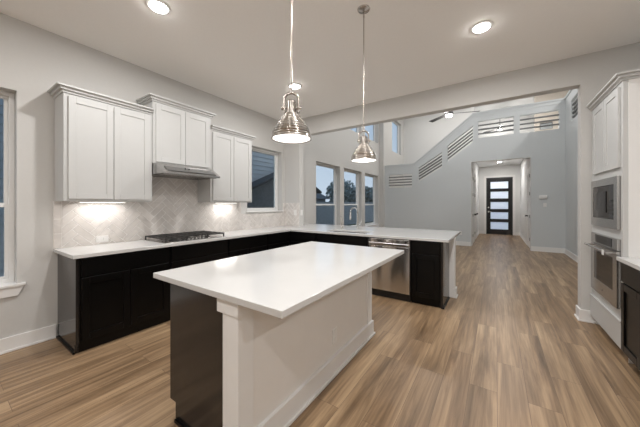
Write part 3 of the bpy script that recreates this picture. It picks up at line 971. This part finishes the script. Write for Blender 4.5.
MB().cyl(q, q + Vector((0, 0, -0.12)), 0.016, 16, 0.020).build('spray_head', 'chrome', fc, smooth=True)
MB().tube([(fx0 + 0.02, fy0, CT1 + 0.085), (fx0 + 0.06, fy0 - 0.01, CT1 + 0.095), (fx0 + 0.085, fy0 - 0.02, CT1 + 0.16)], 0.008).build('lever', 'chrome', fc, smooth=True)
sd = thing('soap_dispenser', 'slim chrome dispenser left of the faucet', 'soap dispenser', (-2.44, 4.42, CT1))
MB().cyl((-2.44, 4.42, CT1), (-2.44, 4.42, CT1 + 0.035), 0.020, 18, 0.016).build('collar', 'chrome', sd, smooth=True)
MB().tube([(-2.44, 4.42, CT1 + 0.03), (-2.44, 4.42, CT1 + 0.215), (-2.44, 4.405, CT1 + 0.23), (-2.44, 4.36, CT1 + 0.228)], 0.006).build('spout', 'chrome', sd, smooth=True)

# tall oven cabinet -----------------------------------------------------
TX, TY0, TY1 = 0.925, 3.385, 4.275
oc = thing('oven_cabinet', 'tall white cabinet holding the microwave and wall oven', 'cabinet', (1.24, 3.83, 0))
AY0, AY1 = 3.435, 4.20
MB().grid('x', [(TY0, TY1, 0.1, 2.455)], [(AY0, AY1, 0.44, 1.057), (AY0, AY1, 1.143, 1.625)], TX, 1.50).box(1.50, 1.54, TY0, TY1, 0.1, 2.455).build('carcass', 'cab', oc, bevel=0.0015)
MB().box(1.0, 1.54, TY0, TY1, 0, 0.1).build('toe_kick', 'cab', oc)
MB().box(TX - 0.014, TX, TY0, TY1 + 0.006, 0.1, 0.34).box(TX - 0.02, TX, TY0, TY1 + 0.006, 0.325, 0.345).build('base_moulding', 'cab', oc, bevel=0.003)
MB().box(TX + 0.032, 1.54, TY0 - 0.004, TY0, 0.0, 2.455).build('end_panel', 'trim', oc)
fT = F('-X', TX)
for a, b in ((3.435, 3.795), (3.805, 4.165)):
    shaker(oc, fT, 'door', a, b, 1.70, 2.415, 'cab', rail=0.058)
b = MB()
for e, za, zb in ((0.012, 2.45, 2.47), (0.032, 2.47, 2.495), (0.055, 2.495, 2.512)):
    b.box(TX - e, 1.54, TY0 - e, TY1, za, zb)
for e0, e1, za, zb in ((0.012, 0.032, 2.456, 2.47), (0.032, 0.055, 2.482, 2.495)):
    b.prism([(TX - e0, TY0 - e0, za), (TX - e1, TY0 - e0, zb), (TX - e0, TY0 - e0, zb)], (0, TY1 - TY0, 0))
b.build('crown_moulding', 'cab', oc, bevel=0.002)

AX = 0.900
mw = thing('microwave', 'built in stainless microwave above the wall oven', 'microwave', (1.1, 3.82, 1.147))
MB().box(TX - 0.001, 1.35, AY0 + 0.008, AY1 - 0.008, 1.147, 1.621).build('housing', 'black', mw)
MB().grid('x', [(AY0, AY1, 1.143, 1.627)], [(3.515, 4.125, 1.230, 1.556)], AX, TX - 0.001).build('trim_frame', 'steel', mw, bevel=0.002)
MB().box(AX + 0.004, TX - 0.001, 3.655, 4.122, 1.233, 1.553).build('door', 'darkglass', mw, bevel=0.002)
MB().box(AX - 0.0005, AX + 0.004, 3.72, 4.05, 1.29, 1.50).build('door_window', 'panelglass', mw)
MB().box(AX + 0.002, TX - 0.001, 3.518, 3.650, 1.233, 1.553).build('control_panel', 'panelglass', mw, bevel=0.002)
for r in range(4):
    for c in range(3):
        MB().box(AX - 0.001, AX + 0.002, 3.535 + c * 0.034, 3.559 + c * 0.034, 1.27 + r * 0.04, 1.295 + r * 0.04).build('button', 'black', mw)
ov = thing('wall_oven', 'stainless built in wall oven under the microwave', 'oven', (1.1, 3.82, 0.445))
MB().box(TX - 0.001, 1.40, AY0 + 0.008, AY1 - 0.008, 0.446, 1.052).build('housing', 'black', ov)
MB().box(AX, TX - 0.001, AY0, AY1, 0.955, 1.058).build('control_panel', 'steel', ov, bevel=0.002)
MB().box(AX - 0.002, AX, 3.56, 4.05, 0.968, 1.048).build('display', 'panelglass', ov)
dr = MB().grid('x', [(AY0, AY1, 0.436, 0.948)], [(3.53, 4.08, 0.575, 0.880)], AX - 0.002, TX - 0.001).build('door', 'steel', ov, bevel=0.002)
MB().box(AX, TX - 0.004, 3.525, 4.085, 0.570, 0.885).build('door_glass', 'darkglass', dr)
hb = MB().cyl((AX - 0.05, AY0 + 0.03, 0.925), (AX - 0.05, AY1 - 0.01, 0.925), 0.011)
for y in (AY0 + 0.06, AY1 - 0.04): hb.cyl((AX - 0.05, y, 0.925), (AX, y, 0.925), 0.008)
hb.build('handle', 'steel', dr, smooth=True)
MB().box(AX - 0.0625, AX - 0.0615, 3.515, 3.575, 0.895, 0.945).build('hang_tag', 'white_plastic', dr)
MB().cyl((AX - 0.003, 3.82, 0.50), (AX - 0.001, 3.82, 0.50), 0.010, 16).build('emblem', 'black', dr)

# right base run
RP = 0.925
for y0, y1, l in ((2.60, 3.375, 'dark base cabinet right of the wall oven'), (1.80, 2.60, 'dark base cabinet nearest the camera on the right')):
    base_cab(l, '-X', RP, y0, y1, std(y0, y1), depth=0.60, toe=0.075, group='dark base cabinets on the right')
MB().box(0.882, 1.545, 1.80, 3.378, CT0, CT1).build('countertop', 'quartz', bevel=0.003, label='white quartz countertop right of the tall oven cabinet', cat='countertop')

# ---------------------------------------------------------------- lights
def downlight(loc, label, watts, group, col):
    x, y, z = loc
    o = thing('recessed_downlight', label, 'ceiling light', loc, group=group)
    MB().lathe([(0.070, -0.001), (0.074, -0.010), (0.094, -0.006), (0.098, 0.0)], loc, 40).build('trim_ring', 'white_plastic', o, smooth=True)
    MB().lathe([(0, -0.030), (0.035, -0.028), (0.058, -0.020), (0.070, -0.006), (0.071, 0.0)], loc, 40).build('lens', 'lens', o, smooth=True)
    lamp('downlight_lamp', 'AREA', o, (x, y, z - 0.033), watts, col, size=0.13)
    return o
KG = 'kitchen recessed downlights'
p0 = downlight((-2.496, 1.158, CZ), 'recessed ceiling light nearest the left wall cabinets', CAN_W, KG, WARM)
copy_tree(p0, (-0.118, 3.067, CZ), 'recessed ceiling light on the right above the walkway')
copy_tree(p0, (-2.484, 3.059, CZ), 'recessed ceiling light right behind the nearer pendant rod')
copy_tree(p0, (-0.118, 1.158, CZ), 'recessed ceiling light above the camera beside the island')
for x in (-2.5, -0.118):  # unseen cans added behind the camera as soft fill
    copy_tree(p0, (x, -0.9, CZ), 'added unseen fill light behind the camera %s' % ('by the window' if x < -1 else 'over the walkway'))
for y in (0.1, -1.6):  # unseen cans added on the right to light the island back panel
    copy_tree(p0, (2.27, y, CZ), 'added unseen fill light on the right side %s' % ('beside the camera' if y > 0 else 'by the rear wall'))
hl = downlight((0.127, 13.176, CZ), 'recessed ceiling light in the entry hall before the front door', HALL_W, 'hall lights', NEUTRAL)
downlight((0.13, 15.7, CZ), 'added unseen fill light outside the front door', 30.0, 'added lights behind the door glass', NEUTRAL)  # unseen lamp added to brighten the frosted door glass
q0 = downlight((-1.9, 5.9, HZ), 'added unseen high fill light by the near living room window', HIGH_W, 'added living room fill lights', COOL)  # unseen high cans added to light the tall room
for x, y, l in ((0.3, 5.9, 'near the loft wall'), (-1.9, 7.7, 'by the far living room window'), (0.3, 7.7, 'over the hall entrance')):
    copy_tree(q0, (x, y, HZ), 'added unseen high fill light ' + l)
q1 = downlight((2.9, 8.0, HZ), 'added unseen fill light over the right loft walkway', LOFT_W, 'added loft fill lights', NEUTRAL)  # unseen cans added to brighten the loft behind the slats
downlight((-2.2, 11.4, HZ), 'added unseen fill light above the stairs', 26.0, 'added stair fill lights', NEUTRAL)  # unseen can added to brighten the wall behind the stairs
copy_tree(q1, (0.4, 12.0, HZ), 'added unseen fill light over the loft landing')

def pendant(x, y, label):
    zb = 1.757
    o = thing('pendant_light', label, 'pendant light', (x, y, zb), group='nickel pendants over the island')
    c = (x, y, 0)
    MB().lathe([(0, CZ), (0.062, CZ), (0.062, CZ - 0.006), (0.050, CZ - 0.022), (0.020, CZ - 0.030), (0, CZ - 0.030)], c).build('canopy', 'nickel', o, smooth=True)
    MB().tube([(x, y, CZ - 0.028), (x + 0.008, y, CZ - 0.045), (x, y, CZ - 0.062)], 0.004, 8).tube([(x, y, CZ - 0.028), (x - 0.008, y, CZ - 0.045), (x, y, CZ - 0.062)], 0.004, 8).cyl((x, y, CZ - 0.062), (x, y, CZ - 0.085), 0.007, 12).build('link', 'nickel', o, smooth=True)
    MB().cyl((x, y, zb + 0.262), (x, y, CZ - 0.08), 0.0055, 14).build('rod', 'nickel', o, smooth=True)
    # yoke: an upright loop that straddles the socket
    d = Vector((math.cos(YAW), math.sin(YAW), 0))
    pts = []
    for k in range(17):
        t = PI * k / 16
        p = Vector(c) + d * (0.042 * math.cos(t)) + Vector((0, 0, zb + 0.222 + 0.042 * math.sin(t)))
        pts.append(p)
    pts = [Vector(c) + d * 0.042 + Vector((0, 0, zb + 0.148))] + pts + [Vector(c) - d * 0.042 + Vector((0, 0, zb + 0.148))]
    yk = MB().tube(pts, 0.0078, 10)
    yk.cyl(Vector(c) - d * 0.046 + Vector((0, 0, zb + 0.175)), Vector(c) + d * 0.046 + Vector((0, 0, zb + 0.175)), 0.006, 12)
    for s in (-1, 1):
        yk.cyl(Vector(c) + d * (s * 0.045) + Vector((0, 0, zb + 0.175)), Vector(c) + d * (s * 0.058) + Vector((0, 0, zb + 0.175)), 0.011, 12)
    yk.build('yoke', 'nickel', o, smooth=True)
    MB().lathe([(0, zb + 0.222), (0.020, zb + 0.220), (0.029, zb + 0.210), (0.029, zb + 0.152), (0.034, zb + 0.150), (0.034, zb + 0.138), (0, zb + 0.138)], c).build('socket', 'nickel', o, smooth=True)
    # ribbed dome shade
    prof = []
    n = 132
    base = lambda t: (0.036 + (0.113 - 0.036) * (math.sin(t * PI / 2) ** 0.92), zb + 0.140 * (1 - t))
    for k in range(n + 1):
        t = max(k / n, 0.004)
        (r0, z0), (r1, z1) = base(t - 0.003), base(min(t + 0.003, 1.0))
        nr, nz = z0 - z1, r1 - r0
        q = math.hypot(nr, nz)
        e = 0.0026 * math.cos(t * 2 * PI * 9) * min(1.0, (1.0 - t) / 0.12)
        r, z = base(t)
        prof.append((r + e * nr / q, z + e * nz / q))
    inner = [(max(r - 0.004, 0.02), z) for r, z in prof]
    sh_ = MB().lathe([(0.0, zb + 0.141)] + prof + [(0.117, zb - 0.002), (0.117, zb - 0.006), (0.112, zb - 0.006)] + inner[::-1][:1], c, 56).build('shade', 'nickel', o, smooth=True)
    MB().lathe([(0.1115, zb - 0.004)] + [(r - 0.0045, z) for r, z in inner[::-1]] + [(0.0, zb + 0.134)], c, 56).build('inner_liner', 'liner', sh_, smooth=True)
    b = MB()
    bmesh.ops.create_uvsphere(b.bm, u_segments=20, v_segments=12, radius=0.032, matrix=Matrix.Translation((x, y, zb + 0.062)))
    b.cyl((x, y, zb + 0.09), (x, y, zb + 0.134), 0.015)
    b.build('bulb', 'bulb', o, smooth=True)
    lamp('pendant_lamp', 'POINT', o, (x, y, zb + 0.02), PEND_W, WARM, size=0.05)
    return o
pa = pendant(-0.994, 1.192, 'nearer of the two ribbed nickel pendants, left one over the island')
copy_tree(pa, (-0.991, 2.20, 1.757 + 0.012), 'farther ribbed nickel pendant with its round canopy in view')

# ceiling fans
def fan(loc, ztop, label, rot, watts, r=0.75):
    x, y, z = loc
    o = thing('ceiling_fan', label, 'ceiling fan', loc)
    MB().cyl((x, y, z + 0.06), (x, y, ztop - 0.05), 0.012, 14).build('downrod', 'fanblade', o, smooth=True)
    MB().lathe([(0, ztop), (0.07, ztop), (0.06, ztop - 0.05), (0, ztop - 0.06)], (x, y, 0)).build('canopy', 'fanblade', o, smooth=True)
    MB().lathe([(0, 0.08), (0.05, 0.08), (0.10, 0.05), (0.11, 0.0), (0.09, -0.03), (0, -0.03)], loc).build('motor', 'fanblade', o, smooth=True)
    MB().lathe([(0.085, -0.03), (0.09, -0.05), (0.06, -0.085), (0, -0.10)], loc).build('light_bowl', 'bowl', o, smooth=True)
    for k in range(3):
        a = rot + k * 2 * PI / 3
        d, s = Vector((math.cos(a), math.sin(a), 0)), Vector((-math.sin(a), math.cos(a), 0))
        c = Vector(loc)
        up = Vector((0, 0, 0.012))
        MB().prism([c + d * 0.09 - s * 0.04 - up, c + d * r - s * 0.065 - up, c + d * r + s * 0.065 + up, c + d * 0.09 + s * 0.04 + up], (0, 0, 0.008)).build('blade', 'fanblade', o)
    if watts:
        lamp('fan_lamp', 'POINT', o, (x, y, z - 0.16), watts, NEUTRAL, size=0.08)
fan((-1.07, 8.0, 3.86), HZ, 'ceiling fan with lit bowl hanging in the tall living room', YAW - 0.25, 14)
fan((0.165, 15.5, 5.03), HZ, 'loft ceiling fan with lit bowl seen through the slats', 0.6, LOFT_W)

# ---------------------------------------------------------------- outdoors
struct('ground', MB().grid('z', [(-60, 40, -30, 70)], [(W - 0.2, 4.2, KB - 0.2, 17.0)], -0.5, -0.2), 'grass', 'dark lawn outside the windows', 'ground')
struct('bounce_slab', MB().box(-3, 4.0, TY + 0.21, 26, -0.19, -0.02), 'concrete', 'unseen pale slab added outside the front door to bounce light', 'bounce_slab')  # pale slab added out of view to bounce light into the door glass
def siding(x, y0, y1, z0, z1, mb):
    z = z0
    while z < z1:
        mb.prism([(x, y0, z), (x + 0.03, y0, z), (x + 0.008, y0, z + 0.16), (x, y0, z + 0.16)], (0, y1 - y0, 0))
        z += 0.155
nb = thing('neighbor_house', 'neighboring house with pale lap siding outside the left windows', 'house', (-9, 1.5, -0.2))
s_ = MB(); siding(-7.0, -7, 9.5, -0.2, 5.6, s_)
s_.box(-11, -7.0, -7, 9.5, -0.2, 5.6)
s_.build('wall', 'siding', nb)
MB().prism([(-6.6, -7.4, 5.55), (-9, -7.4, 7.6), (-11.4, -7.4, 5.55)], (0, 17.3, 0)).build('roof', 'shingle', nb)
gb = thing('garden_shed', 'dark gabled shed in front of the pale siding outside the corner window', 'shed', (-6.6, 7.6, -0.2))
MB().prism([(-6.90, 5.6, -0.2), (-6.90, 9.4, -0.2), (-6.90, 9.4, 1.9), (-6.90, 7.7, 2.65), (-6.90, 5.6, 1.78)], (0.45, 0, 0)).build('wall', 'gable', gb)
MB().prism([(-6.90, 5.4, 1.72), (-6.90, 7.7, 2.68), (-6.90, 9.6, 1.85), (-6.90, 9.6, 1.93), (-6.90, 7.7, 2.76), (-6.90, 5.4, 1.80)], (0.6, 0, 0)).build('roof', 'shingle', gb)
fe = thing('wooden_fence', 'dark wooden fence beyond the living room windows', 'fence', (-9.6, 19, -0.2))
b = MB()
y = 9.8
while y < 34:
    b.box(-9.6, -9.58, y, y + 0.135, -0.2, 1.55 + random.uniform(-.01, .01)); y += 0.142
b.build('boards', 'fence', fe)
for z in (0.1, 1.2): MB().box(-9.65, -9.6, 9.8, 34, z, z + 0.09).build('rail', 'fence', fe)
fh = thing('distant_house', 'low dark roofed house beyond the fence', 'house', (-17, 19, -0.2))
MB().box(-20, -14, 15, 22, -0.2, 2.0).build('wall', 'gable', fh)
MB().prism([(-20.4, 14.6, 1.9), (-13.6, 14.6, 1.9), (-17, 14.6, 3.5)], (0, 7.8, 0)).build('roof', 'shingle', fh)
def tree(x, y, h, r, label):
    o = thing('tree', label, 'tree', (x, y, -0.2), group='dark trees beyond the fence')
    MB().cyl((x, y, -0.2), (x, y, h * 0.6), 0.16, 10, 0.08).build('trunk', 'bark', o)
    b = MB()
    for k in range(1300):
        v = Vector((random.gauss(0, 1), random.gauss(0, 1), random.gauss(0, 1))).normalized() * (random.random() ** 0.4)
        p = Vector((x + v.x * r, y + v.y * r, h * 0.62 + v.z * h * 0.38))
        n = Vector((random.uniform(-1, 1), random.uniform(-1, 1), random.uniform(-1, 1))).normalized()
        u = n.orthogonal().normalized() * random.uniform(0.12, 0.26)
        w_ = n.cross(u)
        b.bm.faces.new([b.bm.verts.new(p + u), b.bm.verts.new(p + w_ * 0.6), b.bm.verts.new(p - u), b.bm.verts.new(p - w_ * 0.6)])
    b.build('foliage', 'leaf', o)
for k, (x, y, h, r) in enumerate(((-13.5, 24.5, 4.0, 1.7), (-12.5, 28.0, 3.4, 1.8), (-13.5, 33.5, 3.6, 2.2), (-11.8, 37.5, 4.6, 2.3), (-15, 41, 4.0, 2.5))):
    tree(x, y, h, r, 'dark tree beyond the fence, %s in the row' % ['nearest', 'second', 'middle', 'fourth', 'farthest'][k])
